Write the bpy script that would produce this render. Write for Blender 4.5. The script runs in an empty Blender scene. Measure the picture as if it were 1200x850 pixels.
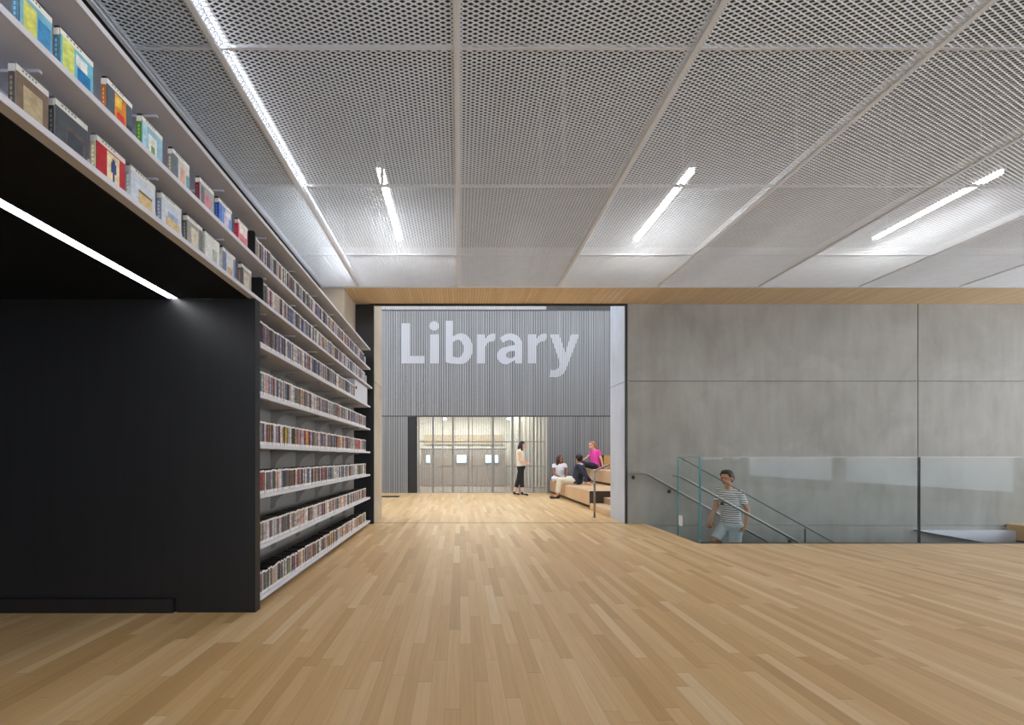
import bpy, bmesh, math, random
from mathutils import Vector, Matrix
R = random.Random(7)
C = bpy.context.scene.collection
F = 486.0; CX = 539.0; CY = 536.0; H = 1.12
def XZ(px, py, Y): return ((px-CX)*Y/F, H-(py-CY)*Y/F)

# ------------------------------------------------------------ materials
def lin(c):
    return tuple(((v/255)/12.92 if v/255 <= .04045 else ((v/255+.055)/1.055)**2.4) for v in c)
MATS = {}
ordn = ['first', 'second', 'third', 'fourth', 'fifth', 'sixth', 'seventh', 'eighth', 'ninth', 'tenth', 'eleventh', 'twelfth', 'thirteenth', 'fourteenth', 'fifteenth', 'sixteenth', 'seventeenth', 'eighteenth', 'nineteenth', 'twentieth']
def mat(name, rgb, rough=.6, metal=0, var=.06, scale=8, bump=0, bscale=60, emit=0, spec=.5, stretch=(1,1,1)):
    if name in MATS: return MATS[name]
    m = bpy.data.materials.new(name); m.use_nodes = True
    nt = m.node_tree; n = nt.nodes; l = nt.links
    b = n['Principled BSDF']; c = lin(rgb)
    tc = n.new('ShaderNodeTexCoord'); mp = n.new('ShaderNodeMapping'); mp.inputs['Scale'].default_value = stretch
    l.new(tc.outputs['Object'], mp.inputs[0])
    nz = n.new('ShaderNodeTexNoise'); nz.inputs['Scale'].default_value = scale; nz.inputs['Detail'].default_value = 4
    l.new(mp.outputs[0], nz.inputs['Vector'])
    cr = n.new('ShaderNodeValToRGB')
    cr.color_ramp.elements[0].position = .3; cr.color_ramp.elements[1].position = .7
    cr.color_ramp.elements[0].color = (*[max(0, v*(1-var)) for v in c], 1)
    cr.color_ramp.elements[1].color = (*[min(1, v*(1+var)) for v in c], 1)
    l.new(nz.outputs[0], cr.inputs[0]); l.new(cr.outputs[0], b.inputs['Base Color'])
    b.inputs['Roughness'].default_value = rough; b.inputs['Metallic'].default_value = metal
    b.inputs['Specular IOR Level'].default_value = spec
    if emit:
        b.inputs['Emission Color'].default_value = (*c, 1); b.inputs['Emission Strength'].default_value = emit
    if bump:
        n2 = n.new('ShaderNodeTexNoise'); n2.inputs['Scale'].default_value = bscale
        l.new(mp.outputs[0], n2.inputs['Vector'])
        bp = n.new('ShaderNodeBump'); bp.inputs['Strength'].default_value = bump; bp.inputs['Distance'].default_value = .01
        l.new(n2.outputs[0], bp.inputs['Height']); l.new(bp.outputs[0], b.inputs['Normal'])
    MATS[name] = m
    return m

def math_node(nt, op, a=None, b=None):
    k = nt.nodes.new('ShaderNodeMath'); k.operation = op
    for i, v in enumerate((a, b)):
        if v is None: continue
        if isinstance(v, (int, float)): k.inputs[i].default_value = v
        else: nt.links.new(v, k.inputs[i])
    return k.outputs[0]

def planks(name, ramp, width, length, along='Y', rough=.36, gap=.018, sat=1):
    m = bpy.data.materials.new(name); m.use_nodes = True
    nt = m.node_tree; n = nt.nodes; l = nt.links; b = n['Principled BSDF']
    tc = n.new('ShaderNodeTexCoord'); sp = n.new('ShaderNodeSeparateXYZ'); l.new(tc.outputs['Object'], sp.inputs[0])
    u, v = (sp.outputs[0], sp.outputs[1]) if along == 'Y' else (sp.outputs[1], sp.outputs[0])
    uu = math_node(nt, 'DIVIDE', u, width); col = math_node(nt, 'FLOOR', uu)
    wn = n.new('ShaderNodeTexWhiteNoise'); wn.noise_dimensions = '1D'; l.new(col, wn.inputs['W'])
    off = math_node(nt, 'MULTIPLY', wn.outputs['Value'], 17.3)
    vv = math_node(nt, 'ADD', math_node(nt, 'DIVIDE', v, length), off); row = math_node(nt, 'FLOOR', vv)
    cb = n.new('ShaderNodeCombineXYZ'); l.new(col, cb.inputs[0]); l.new(row, cb.inputs[1])
    w2 = n.new('ShaderNodeTexWhiteNoise'); w2.noise_dimensions = '2D'; l.new(cb.outputs[0], w2.inputs['Vector'])
    cr = n.new('ShaderNodeValToRGB'); el = cr.color_ramp.elements
    for i, (p, c) in enumerate(ramp):
        e = el[i] if i < 2 else el.new(p)
        e.position = p; e.color = (*lin(c), 1)
    l.new(w2.outputs['Value'], cr.inputs[0])
    # grain
    mp = n.new('ShaderNodeMapping'); mp.inputs['Scale'].default_value = (60, 2.5, 1) if along == 'Y' else (2.5, 60, 1)
    ad = n.new('ShaderNodeVectorMath'); ad.operation = 'ADD'; l.new(tc.outputs['Object'], ad.inputs[0]); l.new(w2.outputs['Color'], ad.inputs[1])
    l.new(ad.outputs[0], mp.inputs[0])
    nz = n.new('ShaderNodeTexNoise'); nz.inputs['Scale'].default_value = 1; nz.inputs['Detail'].default_value = 5; l.new(mp.outputs[0], nz.inputs['Vector'])
    g = math_node(nt, 'ADD', math_node(nt, 'MULTIPLY', nz.outputs[0], .34), .83)
    fr = math_node(nt, 'FRACT', uu); fr2 = math_node(nt, 'FRACT', vv)
    j1 = math_node(nt, 'GREATER_THAN', fr, gap); j2 = math_node(nt, 'GREATER_THAN', fr2, .003)
    j = math_node(nt, 'ADD', math_node(nt, 'MULTIPLY', math_node(nt, 'MULTIPLY', j1, j2), .4), .6)
    mx = n.new('ShaderNodeVectorMath'); mx.operation = 'SCALE'; l.new(cr.outputs[0], mx.inputs[0]); l.new(math_node(nt, 'MULTIPLY', g, j), mx.inputs['Scale'])
    l.new(mx.outputs[0], b.inputs['Base Color'])
    l.new(math_node(nt, 'ADD', math_node(nt, 'MULTIPLY', nz.outputs[0], .12), rough-.06), b.inputs['Roughness'])
    MATS[name] = m
    return m

def concrete(name, c1, c2, c3):
    m = bpy.data.materials.new(name); m.use_nodes = True
    nt = m.node_tree; n = nt.nodes; l = nt.links; b = n['Principled BSDF']
    tc = n.new('ShaderNodeTexCoord')
    a = n.new('ShaderNodeTexNoise'); a.inputs['Scale'].default_value = 1.1; a.inputs['Detail'].default_value = 9; a.inputs['Roughness'].default_value = .62; a.inputs['Distortion'].default_value = .8
    l.new(tc.outputs['Object'], a.inputs['Vector'])
    mp = n.new('ShaderNodeMapping'); mp.inputs['Scale'].default_value = (3, 3, .5); l.new(tc.outputs['Object'], mp.inputs[0])
    a2 = n.new('ShaderNodeTexNoise'); a2.inputs['Scale'].default_value = 2.2; a2.inputs['Detail'].default_value = 6; l.new(mp.outputs[0], a2.inputs['Vector'])
    mixf = math_node(nt, 'ADD', math_node(nt, 'MULTIPLY', a.outputs[0], .65), math_node(nt, 'MULTIPLY', a2.outputs[0], .35))
    cr = n.new('ShaderNodeValToRGB'); el = cr.color_ramp.elements
    el[0].position = .36; el[0].color = (*lin(c1), 1); el[1].position = .5; el[1].color = (*lin(c2), 1)
    e = el.new(.66); e.color = (*lin(c3), 1)
    l.new(mixf, cr.inputs[0]); l.new(cr.outputs[0], b.inputs['Base Color']); b.inputs['Roughness'].default_value = .62
    bp = n.new('ShaderNodeBump'); bp.inputs['Strength'].default_value = .08; bp.inputs['Distance'].default_value = .01
    l.new(a2.outputs[0], bp.inputs['Height']); l.new(bp.outputs[0], b.inputs['Normal'])
    MATS[name] = m
    return m

def glass(name, tint, refl=1.0, ior=1.5):
    m = bpy.data.materials.new(name); m.use_nodes = True
    nt = m.node_tree; n = nt.nodes; l = nt.links; n.remove(n['Principled BSDF'])
    t = n.new('ShaderNodeBsdfTransparent'); t.inputs[0].default_value = (*tint, 1)
    g = n.new('ShaderNodeBsdfGlossy'); g.inputs['Roughness'].default_value = .02; g.inputs[0].default_value = (.9, .95, 1, 1)
    f = n.new('ShaderNodeLayerWeight'); f.inputs[0].default_value = .5
    sch = math_node(nt, 'ADD', math_node(nt, 'MULTIPLY', math_node(nt, 'POWER', f.outputs['Facing'], 5), .96), .04)
    mx = n.new('ShaderNodeMixShader'); l.new(math_node(nt, 'MULTIPLY', sch, refl), mx.inputs[0])
    l.new(t.outputs[0], mx.inputs[1]); l.new(g.outputs[0], mx.inputs[2]); l.new(mx.outputs[0], n['Material Output'].inputs[0])
    MATS[name] = m
    return m

M_floor = planks('oak strip floor', [(0, (196, 158, 108)), (.12, (207, 169, 117)), (.5, (216, 179, 128)), (.88, (222, 188, 140)), (1, (230, 202, 160))], .07, .85)
M_conc = concrete('grey concrete', (134, 131, 125), (145, 143, 137), (156, 154, 149))
M_jamb = concrete('concrete with daylight tint', (196, 206, 224), (206, 215, 232), (212, 221, 236))  # the cool daylight on the jamb is put into this bluish tone
M_beige = concrete('beige concrete', (165, 152, 134), (180, 168, 150), (190, 178, 160))
M_soffit = planks('timber soffit boards', [(0, (206, 178, 140)), (.5, (212, 186, 148)), (1, (218, 193, 156))], .045, 3, 'Y', .5, .12)
M_black = mat('black painted board', (24, 25, 28), .45, 0, .25, 3, stretch=(4, 4, .4))
M_blackm = mat('black metal', (22, 22, 24), .4)
M_white = mat('white powder coat', (206, 207, 216), .45, var=.02)
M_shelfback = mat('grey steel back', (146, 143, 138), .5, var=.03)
M_meshm = mat('white expanded metal', (222, 230, 242), .45, 0, .03)
M_rail = mat('white ceiling runner', (222, 230, 242), .45, 0, .03)
M_slab = mat('dark grey deck', (46, 45, 44), .9)
M_slat = mat('zinc grey slat', (160, 161, 163), .45, .12, .16, 2.0, stretch=(14, 1, .15))
M_slatback = mat('grey slat backing', (66, 67, 70), .6, 0, .1)
M_letter = mat('pale grey lettering paint', (178, 180, 188), .5, 0, .02)
M_steel = mat('brushed stainless steel', (150, 147, 142), .35, .9, .04, 30)
M_darksteel = mat('dark steel', (60, 60, 62), .35, .8)
M_oak = planks('pale oak boards', [(0, (200, 164, 124)), (.5, (214, 180, 142)), (1, (224, 194, 158))], .14, 1.6, 'Y', .45, .02)
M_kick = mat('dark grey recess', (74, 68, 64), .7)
M_lamp = mat('lit lamp diffuser', (255, 248, 238), .5, emit=62, var=0)
M_led = mat('lit led strip', (255, 250, 244), .5, emit=20, var=0)
M_nled = mat('lit niche strip', (250, 252, 255), .5, emit=9, var=0)
M_glass = glass('clear low iron glass', (.962, .98, .978), .25)
M_gedge = mat('teal glass edge', (38, 130, 140), .15, 0, .2, 20)
M_cream = mat('cream wall', (224, 222, 212), .8, var=.04)

# ------------------------------------------------------------ mesh helpers
def tag(o, label=None, cat=None, group=None, kind=None):
    if label: o['label'] = label
    if cat: o['category'] = cat
    if group: o['group'] = group
    if kind: o['kind'] = kind
    return o
def empty(name, loc, label, cat, group=None):
    o = bpy.data.objects.new(name, None); C.objects.link(o); o.location = loc; o.empty_display_size = .1
    return tag(o, label, cat, group)
def link(name, bm, mats, parent=None, smooth=False, base=None):
    """bm is in world space; base/parent location becomes the origin."""
    me = bpy.data.meshes.new(name)
    org = Vector(parent_loc(parent)) if parent else Vector(base or (0, 0, 0))
    if base is not None and parent: org = Vector(base)
    bmesh.ops.translate(bm, verts=bm.verts, vec=-org)
    bm.normal_update()
    bm.to_mesh(me); bm.free()
    for m in (mats if isinstance(mats, (list, tuple)) else [mats]): me.materials.append(m)
    if smooth:
        for p in me.polygons: p.use_smooth = True
    o = bpy.data.objects.new(name, me); C.objects.link(o)
    if parent:
        o.parent = parent
        o.location = org-Vector(parent_loc(parent))
    else: o.location = org
    return o
def parent_loc(p):
    v = Vector((0, 0, 0))
    while p: v = v+p.location; p = p.parent
    return v
def box(bm, x0, x1, y0, y1, z0, z1, mi=0, bev=0):
    vs = [bm.verts.new(p) for p in ((x0,y0,z0),(x1,y0,z0),(x1,y1,z0),(x0,y1,z0),(x0,y0,z1),(x1,y0,z1),(x1,y1,z1),(x0,y1,z1))]
    fs = [bm.faces.new([vs[i] for i in f]) for f in ((3,2,1,0),(4,5,6,7),(0,1,5,4),(1,2,6,5),(2,3,7,6),(3,0,4,7))]
    for f in fs: f.material_index = mi
    if bev:
        es = list({e for f in fs for e in f.edges})
        r = bmesh.ops.bevel(bm, geom=es, offset=bev, segments=1, affect='EDGES')
        for f in r['faces']: f.material_index = mi
    return bm
def B(*a, **k): return box(bmesh.new(), *a, **k)
def prism(bm, pts, axis, a0, a1, mi=0):
    """pts 2-D polygon extruded along axis between a0 and a1"""
    def P(u, v, w): return {'X': (w, u, v), 'Y': (u, w, v), 'Z': (u, v, w)}[axis]
    A = [bm.verts.new(P(u, v, a0)) for u, v in pts]; Bv = [bm.verts.new(P(u, v, a1)) for u, v in pts]
    n = len(pts); fs = [bm.faces.new(A), bm.faces.new(Bv[::-1])]
    for i in range(n): fs.append(bm.faces.new((A[i], Bv[i], Bv[(i+1) % n], A[(i+1) % n])))
    for f in fs: f.material_index = mi
    bmesh.ops.recalc_face_normals(bm, faces=fs)
    return bm
def tube(bm, pts, r, n=10, mi=0, cap=True):
    pts = [Vector(p) for p in pts]; rings = []
    for i, p in enumerate(pts):
        d = (pts[min(i+1, len(pts)-1)]-pts[max(i-1, 0)]).normalized()
        up = Vector((0, 0, 1)) if abs(d.z) < .95 else Vector((0, 1, 0))
        s = d.cross(up).normalized(); t = s.cross(d)
        rr = r[i] if isinstance(r, (list, tuple)) else r
        rings.append([bm.verts.new(p+s*math.cos(a)*rr+t*math.sin(a)*rr) for a in [2*math.pi*k/n for k in range(n)]])
    for a, b in zip(rings, rings[1:]):
        for k in range(n):
            f = bm.faces.new((a[k], a[(k+1) % n], b[(k+1) % n], b[k])); f.material_index = mi
    if cap:
        bm.faces.new(rings[0][::-1]).material_index = mi; bm.faces.new(rings[-1]).material_index = mi
    return bm
def struct(name, bm, m, base=None):
    return tag(link(name, bm, m, base=base), kind='structure')

# ------------------------------------------------------------ room shell
YW = 6.98      # plane of the concrete wall and the portal
YB = 12.96     # far back wall
ZC = 3.70      # ceiling mesh
YS = 6.30      # front of the timber soffit
YG = 5.39      # stair guard
bm = bmesh.new()
box(bm, -6, 12, -7, YG-.02, -.25, 0)
box(bm, -6, 3.12, YG-.02, YB, -.25, 0)
box(bm, 9.2, 12, YG-.02, YW, -.25, 0)
box(bm, 3.12, 12, YW+.7, YB, -.25, 0)
struct('floor', bm, M_floor)
struct('trim_threshold', B(-1.45, 2.786, 7.06, 7.075, -.002, .0025), M_kick)
# concrete wall with panel joints (real grooves in front of a backing)
bm = bmesh.new(); g = .006
xs = [2.815, 7.71, 12.0]; zs = [-3.2, -.03, 2.398, ZC]
box(bm, 2.815, 12, YW+.02, YW+.7, -3.2, ZC)
for x0, x1 in zip(xs, xs[1:]):
    for z0, z1 in zip(zs, zs[1:]):
        box(bm, x0+(g if x0 > 3 else 0), x1-g, YW, YW+.03, z0+g, z1-(0 if z1 == ZC else g), bev=.003)
struct('wall_right', bm, M_conc)
bm = bmesh.new()
for z0, z1 in ((0, 2.394), (2.406, ZC)): box(bm, 2.786, 2.83, YW+.031, YW+.7, z0, z1 if z1 < 3 else 5)
box(bm, 2.80, 2.84, YW+.005, YW+.7, 2.39, 2.41)
struct('wall_portal_right', bm, M_jamb)
bm = bmesh.new()
for z0, z1 in ((0, 2.394), (2.406, ZC)): box(bm, -1.9, -1.45, YW+.031, YW+.7, z0, z1 if z1 < 3 else 5)
box(bm, -1.9, -1.47, YW+.03, YW+.7, 2.39, 2.41)
struct('wall_portal_left', bm, M_beige)
struct('trim_portal_right', B(2.783, 2.817, YW-.012, YW+.03, 0, ZC-.0), M_blackm)
struct('trim_portal_left', B(-1.52, -1.448, YW-.012, YW+.03, 0, ZC), M_blackm)
struct('trim_portal_head', B(-1.448, 2.783, YW-.012, YW+.03, ZC-.028, ZC), M_blackm)
struct('wall_portal_upper', B(-6, 12, YW, YW+.03, ZC+.001, 7), M_jamb)
struct('ceiling_soffit', B(-1.76, 12, YS, YW, ZC, ZC+.12), M_soffit)
struct('trim_soffit', B(-2.1, 12, YS-.035, YS-.002, ZC-.006, ZC+.10), M_rail)
struct('ceiling', B(-6, 12, -7, YW, 4.65, 4.85), M_slab)
struct('wall_soffit_return', B(-2.25, -1.76, YS, YW+.03, 2.91, ZC+.12), M_beige)
struct('wall_left', B(-2.25, -2.12, -7, YS, 2.93, 4.65), M_slab)
struct('wall_shelf_end', B(-1.90, -1.52, YW-.004, YW+.03, 0, 3.69), M_blackm)
struct('wall_added_east', B(12, 12.2, -7, YW+.7, -3.3, .35), M_conc)  # unseen east wall parts added to block sky light, with gaps letting some in
struct('wall_added_east_upper', B(12, 12.2, -7, YW+.7, 3.65, 4.85), M_conc)
for q in range(4): struct('wall_added_east_pier', B(12, 12.2, -7+q*4.4, -6.7+q*4.4, .35, 3.65), M_conc)
struct('wall_added_lower_front', B(2.8, 12, YG-3.2, YG-3, -3.3, -.25), M_conc)  # unseen lower walls added to keep sky light out of the stairwell
struct('wall_added_lower_left', B(2.8, 3.0, YG-3, YW, -3.3, -.26), M_conc)
struct('wall_front', B(-6, 12, -7.2, -7, 0, 1.0), M_conc)
struct('wall_front_upper', B(-6, 12, -7.2, -7, 3.4, 4.85), M_conc)
for q in range(5): struct('wall_front_pier', B(-5+q*4.1, -4.7+q*4.1, -7.2, -7, 1.0, 3.4), M_conc)
# niche in the shelf wall
struct('wall_niche_back', B(-4.2, -2.045, 2.989+.012, 3.06, 0, 2.2615), M_black)
struct('wall_niche_side', B(-2.04, -1.475, 2.989, 3.06, 0, 2.262), M_black)
struct('baseboard_niche', B(-4.2, -2.06, 2.975, 3.001, 0, .10), M_black)
bm = B(-4.2, -2.10, -7, 3.03, 2.262, 2.40); box(bm, -2.03, -1.525, -7, 2.9885, 2.262, 2.268); box(bm, -2.10, -2.03, -7, 3.03, 2.285, 2.40)
struct('ceiling_niche', bm, M_black)
struct('wall_niche_far', B(-4.3, -4.2, -7, 3.06, 0, 2.40), M_black)
t = empty('strip_light', (-2.065, 1.0, 2.268), 'bright white linear strip light recessed in the black niche soffit', 'light')
link('diffuser', B(-2.098, -2.032, -1.5, 2.985, 2.264, 2.272), M_nled, t)
link('housing', B(-2.0995, -2.0305, -1.5, 2.988, 2.2725, 2.284), M_blackm, t)

# ------------------------------------------------------------ far room
# back wall of ribbed metal: upper field, lower side fields
def ribs(bm, x0, x1, z0, z1, yb, pitch=.0553, backing=True):
    n = int(round((x1-x0)/pitch)); p = (x1-x0)/n
    if backing: box(bm, x0, x1, yb+.03, yb+.08, z0, z1, 1)
    for i in range(n):
        w = p*R.choice((.46, .5, .54, .58))
        c = x0+p*(i+.5)+R.uniform(-.002, .002)
        box(bm, c-w/2, c+w/2, yb, yb+.032, z0, z1, 0)
bm = bmesh.new(); ribs(bm, -5.0, 8.0, 2.42, 5.70, YB); struct('wall_back_upper', bm, [M_slat, M_slatback])
bm = bmesh.new(); ribs(bm, -5.0, -1.63, 0, 2.385, YB); struct('wall_back_left', bm, [M_slat, M_slatback])
bm = bmesh.new(); ribs(bm, 2.73, 8.0, 0, 2.385, YB); struct('wall_back_right', bm, [M_slat, M_slatback])
struct('trim_back_joint', B(-5, 8, YB+.02, YB+.08, 2.385, 2.42), M_kick)
struct('trim_added_cover', B(-5, 8, YB-.01, YB+.09, 5.70, 5.73), M_kick)  # dark cover added over the skylit tops of the ribs
bm = B(-5, 2.7, YB, YB+.1, 5.73, 7); struct('wall_back_top', bm, M_slat)
bm = B(2.7, 8, YB, YB+.1, 5.73, 7); struct('wall_back_top_dark', bm, M_slatback)
struct('dark_gap_sheet', B(-1.63, -1.34, YB+.05, YB+.09, 0, 2.385), M_blackm)  # black sheet standing in for the dark opening
struct('wall_far_left', B(-5.2, -5.0, YW+.7, YB+.1, 0, 7), M_cream)
struct('wall_far_right', B(8, 8.2, YW+.7, YB+.1, 0, 7), M_cream)
struct('ceiling_added_far', B(-5, 8, YW+.04, 8.4, 6.6, 6.8), M_cream)  # unseen roof parts added to cut the daylight falling in
struct('ceiling_added_far_back', B(-5, 8, 11.9, YB+.1, 6.6, 6.8), M_cream)
# slim screen of rods across the glazed study room
bm = bmesh.new()
x = -1.32
while x < 2.72:
    box(bm, x, x+.017, YB, YB+.03, 0.02, 2.385); x += .0553
box(bm, -1.34, 2.73, YB+.0, YB+.03, 0, .02); box(bm, -1.34, 2.73, YB+.032, YB+.05, 0, .03)
t = tag(link('slat_screen', bm, M_slat, base=(.7, YB, 0)), 'thin vertical grey metal rods screening the lit glazed room under the lettering', 'screen')
# glazing
bm = bmesh.new()
for px, w in ((490, 1.2), (507, 2.6), (518.5, 1.4), (531, 2.4), (549.5, 1.6), (554, 1.2), (578, 3.4), (601, 2.4), (610, 1.6), (626, 2.2), (640, 1.2)):
    xx = (px-CX)/37.5; box(bm, xx-w/75, xx+w/75, YB+.14, YB+.22, 0, 2.40)  # mullions, along with bars that stand for their reflections
for z in (.83, 1.61): box(bm, -1.33, 2.72, YB+.15, YB+.21, z-.018, z+.018)
w1 = tag(link('window_1', bm, mat('grey frame and reflection bars', (160, 156, 148), .5), base=(.7, YB+.18, 0)), kind='structure')
link('pane', B(-1.33, 2.72, YB+.175, YB+.181, .03, 2.40), M_glass, w1)
# the study room behind
YR = YB+3.4
bm = bmesh.new()
box(bm, -2.4, 3.6, YR, YR+.1, 0, 2.8); box(bm, -2.5, -2.4, YB+.1, YR+.1, 0, 2.8); box(bm, 3.6, 3.7, YB+.1, YR+.1, 0, 2.8)
struct('wall_study_room', bm, M_cream)
struct('floor_study_room', B(-2.5, 3.7, YB, YR+.1, -.1, 0), mat('grey carpet', (140, 128, 118), .95))
struct('ceiling_study_room', B(-2.5, 3.7, YB+.1, YR+.1, 2.8, 2.9), M_cream)
for i, (x, lab) in enumerate(((-.52, 'small lit pendant lamp, left one behind the slat screen'), (1.70, 'small lit pendant lamp, right one behind the slat screen'))):
    t = empty('pendant_lamp', (x, YB+1.5, 2.46), lab, 'light', 'pendant lamps in the study room')
    link('diffuser', B(x-.05, x+.05, YB+1.45, YB+1.55, 2.43, 2.475), mat('lit pendant', (255, 248, 232), .5, emit=25, var=0), t)
    link('canopy', B(x-.055, x+.055, YB+1.44, YB+1.56, 2.4755, 2.50), M_white, t)
    link('cord', tube(bmesh.new(), [(x, YB+1.5, 2.5), (x, YB+1.5, 2.8)], .006, 8), M_blackm, t)
for i in range(3):  # hidden panels added to brighten the study room
    x = -1.2+i*1.5
    t = empty('added_light_panel', (x, YB+1.8, 2.8), 'added hidden light panel inside the study room, %s from the left' % ordn[i], 'light', 'added light panels in the study room')
    link('diffuser', B(x-.5, x+.5, YB+.9, YB+2.5, 2.765, 2.785), mat('added study light', (255, 251, 242), .5, emit=10, var=0), t)
    link('housing', B(x-.51, x+.51, YB+.89, YB+2.51, 2.7855, 2.80), M_white, t)
t = empty('partition', (.3, YB+3.0, 0), 'low brown grey partition behind the slat screen carrying three lit screens', 'partition')
link('panel', B(-1.5, 1.75, YB+2.95, YB+3.0, .02, 1.42), mat('brown grey fabric panel', (150, 138, 126), .9), t)
link('cap', B(-1.52, 1.77, YB+2.94, YB+3.01, 1.4205, 1.45), M_darksteel, t)
link('foot', B(-1.45, 1.7, YB+2.93, YB+3.02, 0, .02), M_darksteel, t)
struct('trim_study_shelf', B(-1.4, 1.7, YR-.08, YR-.002, 1.62, 2.0), mat('tan cork board', (196, 178, 148), .9))
sc = (YB+2.9)/F
for (p0, p1, lab) in ((499.5, 504.5, 'leftmost small glowing screen behind the slat screen'), (535, 546.5, 'middle and largest glowing screen behind the slat screen'), (568.5, 584, 'right glowing screen behind the slat screen with a dark gap')):
    x0 = (p0-CX)*sc; x1 = (p1-CX)*sc; z0 = H-(542.5-CY)*sc; z1 = H-(533.5-CY)*sc
    t = empty('monitor', ((x0+x1)/2, YB+2.9, z0), lab, 'screen', 'screens in the study room')
    if p1 > 580:
        b2 = B(x0, x0+(x1-x0)*.52, YB+2.90, YB+2.905, z0, z1); box(b2, x0+(x1-x0)*.74, x1, YB+2.90, YB+2.905, z0, z1)
    else: b2 = B(x0, x1, YB+2.90, YB+2.905, z0, z1)
    link('display', b2, mat('lit display', (196, 226, 240), .4, emit=1.6, var=.03), t)
    link('casing', B(x0-.01, x1+.01, YB+2.907, YB+2.945, z0-.015, z1+.015), M_darksteel, t)
bm = bmesh.new()   # pale curtain folds on the right of the study room
pts = []
n = 60
for i in range(n+1):
    x = 1.85+i*1.7/n; pts.append((x, YB+2.2+.05*math.sin(i*1.3)))
for (a, b_) in zip(pts, pts[1:]):
    vs = [bm.verts.new((a[0], a[1], .03)), bm.verts.new((b_[0], b_[1], .03)), bm.verts.new((b_[0], b_[1], 2.78)), bm.verts.new((a[0], a[1], 2.78))]
    bm.faces.new(vs)
bmesh.ops.remove_doubles(bm, verts=bm.verts, dist=.0001)
cu = tag(link('curtain', bm, mat('cream curtain cloth', (216, 212, 200), .85), base=(2.6, YB+2.2, .03)), 'cream floor length curtain behind the slat screen, right end', 'curtain')
sm = cu.modifiers.new('thick', 'SOLIDIFY'); sm.thickness = .006
# floor vent
t = empty('floor_vent', (-2.02, 11.8, 0), 'dark floor grille set in the oak boards beside the left portal column', 'vent')
link('frame', B(-2.32, -1.72, 11.55, 12.0, .0005, .004), M_darksteel, t)
bm = bmesh.new()
for i in range(9): box(bm, -2.30+i*.064, -2.275+i*.064, 11.57, 11.98, .0042, .008)
link('grille', bm, M_blackm, t)

# bleacher
root = empty('bleacher_seating', (5.2, 11.0, 0), 'stepped pale oak bleacher seating against the ribbed metal back wall', 'bleacher')
Y0 = 1.12*F/60.7; YE = YB-.02
link('seating_tier', B(2.80, 4.0, Y0, YE, .075, .386, bev=.004), M_oak, root)
link('seating_tier', B(3.82, 5.1, Y0, YE, .45, .7625, bev=.004), M_oak, root)
link('seating_tier', B(5.0, 7.9, Y0, YE, .83, 1.15, bev=.004), M_oak, root)
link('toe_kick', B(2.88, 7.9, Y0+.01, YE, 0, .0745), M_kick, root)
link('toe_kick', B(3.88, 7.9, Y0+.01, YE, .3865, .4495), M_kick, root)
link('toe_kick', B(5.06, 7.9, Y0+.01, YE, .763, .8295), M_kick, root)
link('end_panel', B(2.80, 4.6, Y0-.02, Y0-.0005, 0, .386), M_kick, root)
for i, (x0, z) in enumerate(((2.80, .125), (3.10, .255), (3.40, .386), (3.7, .51), (4.0, .64))):
    link('stair_step', B(x0, 4.6, YW+.75, Y0-.021, z-.1295 if i else 0, z, bev=.003), M_oak, root)
t = empty('wooden_box', (4.75, 12.5, .763), 'orange tan wooden box with dark frame on the upper bleacher step', 'box')
xa, zz = XZ(706.5, 533.5, 12.6)
link('panel', B(xa, xa+.55, 12.5, 12.85, .78, zz-.01), mat('orange tan plywood', (206, 160, 96), .5), t)
link('frame', B(xa-.045, xa-.002, 12.5, 12.85, .763, zz), M_kick, t)
link('base', B(xa-.002, xa+.56, 12.49, 12.85, .763, .7795), M_kick, t)
# near handrail of the bleacher stair
px_, pz_ = 2.5, .874
t = empty('handrail', (2.5, 7.71, 0), 'brushed steel handrail with one post at the bleacher steps', 'handrail')
YP = 1.12*F/70.6
px_ = (696.7-CX)*YP/F; zt = H-(552-CY)*YP/F
t.location = (px_, YP, 0)
link('post', tube(bmesh.new(), [(px_, YP, 0), (px_, YP, zt-.03)], .019, 12), M_steel, t, True)
link('base_flange', tube(bmesh.new(), [(px_, YP, 0), (px_, YP, .008)], .04, 16), M_steel, t, True)
link('rail', tube(bmesh.new(), [(px_, YP, zt-.03), (px_+.015, YP, zt), (px_+.05, YP, zt+.02), (px_+1.3, YP, zt+.02+1.25*.44)], .019, 12), M_steel, t, True)

# ------------------------------------------------------------ letters on the ribbed wall
def arc(cx, cy, rx, ry, a0, a1, n=14):
    return [(cx+rx*math.cos(math.radians(a0+(a1-a0)*i/n)), cy-ry*math.sin(math.radians(a0+(a1-a0)*i/n))) for i in range(n+1)]
L_ = [[(470.2, 379), (480.5, 379), (480.5, 417.3), (497.2, 417.3), (497.2, 426), (470.2, 426)]]
I_ = [arc(508.8, 382, 5.7, 5.5, 0, 360, 24)[:-1], [(504.3, 392), (514.2, 392), (514.2, 426), (504.3, 426)]]
B_ = [[(522, 376), (530.5, 376), (530.5, 394.5)]+arc(540.3, 408.7, 13.6, 17.9, 115, -90, 22)+[(536, 426.6), (528, 426), (522, 424.4)],
      [(530.5, 401.2)]+arc(536.5, 408.8, 6.8, 10.6, 120, -110, 16)+[(530.5, 418)]]
def r_(x): return [[(x, 392), (x+9.6, 392), (x+9.7, 396.5)]+arc(x+19.8, 399, 9.6, 8, 160, 95, 6)+[(x+22.4, 391.6), (x+20.3, 400)]+arc(x+17.6, 408.5, 8, 8.4, 85, 170, 6)+[(x+10, 411), (x+10, 426), (x, 426)]]
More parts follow.
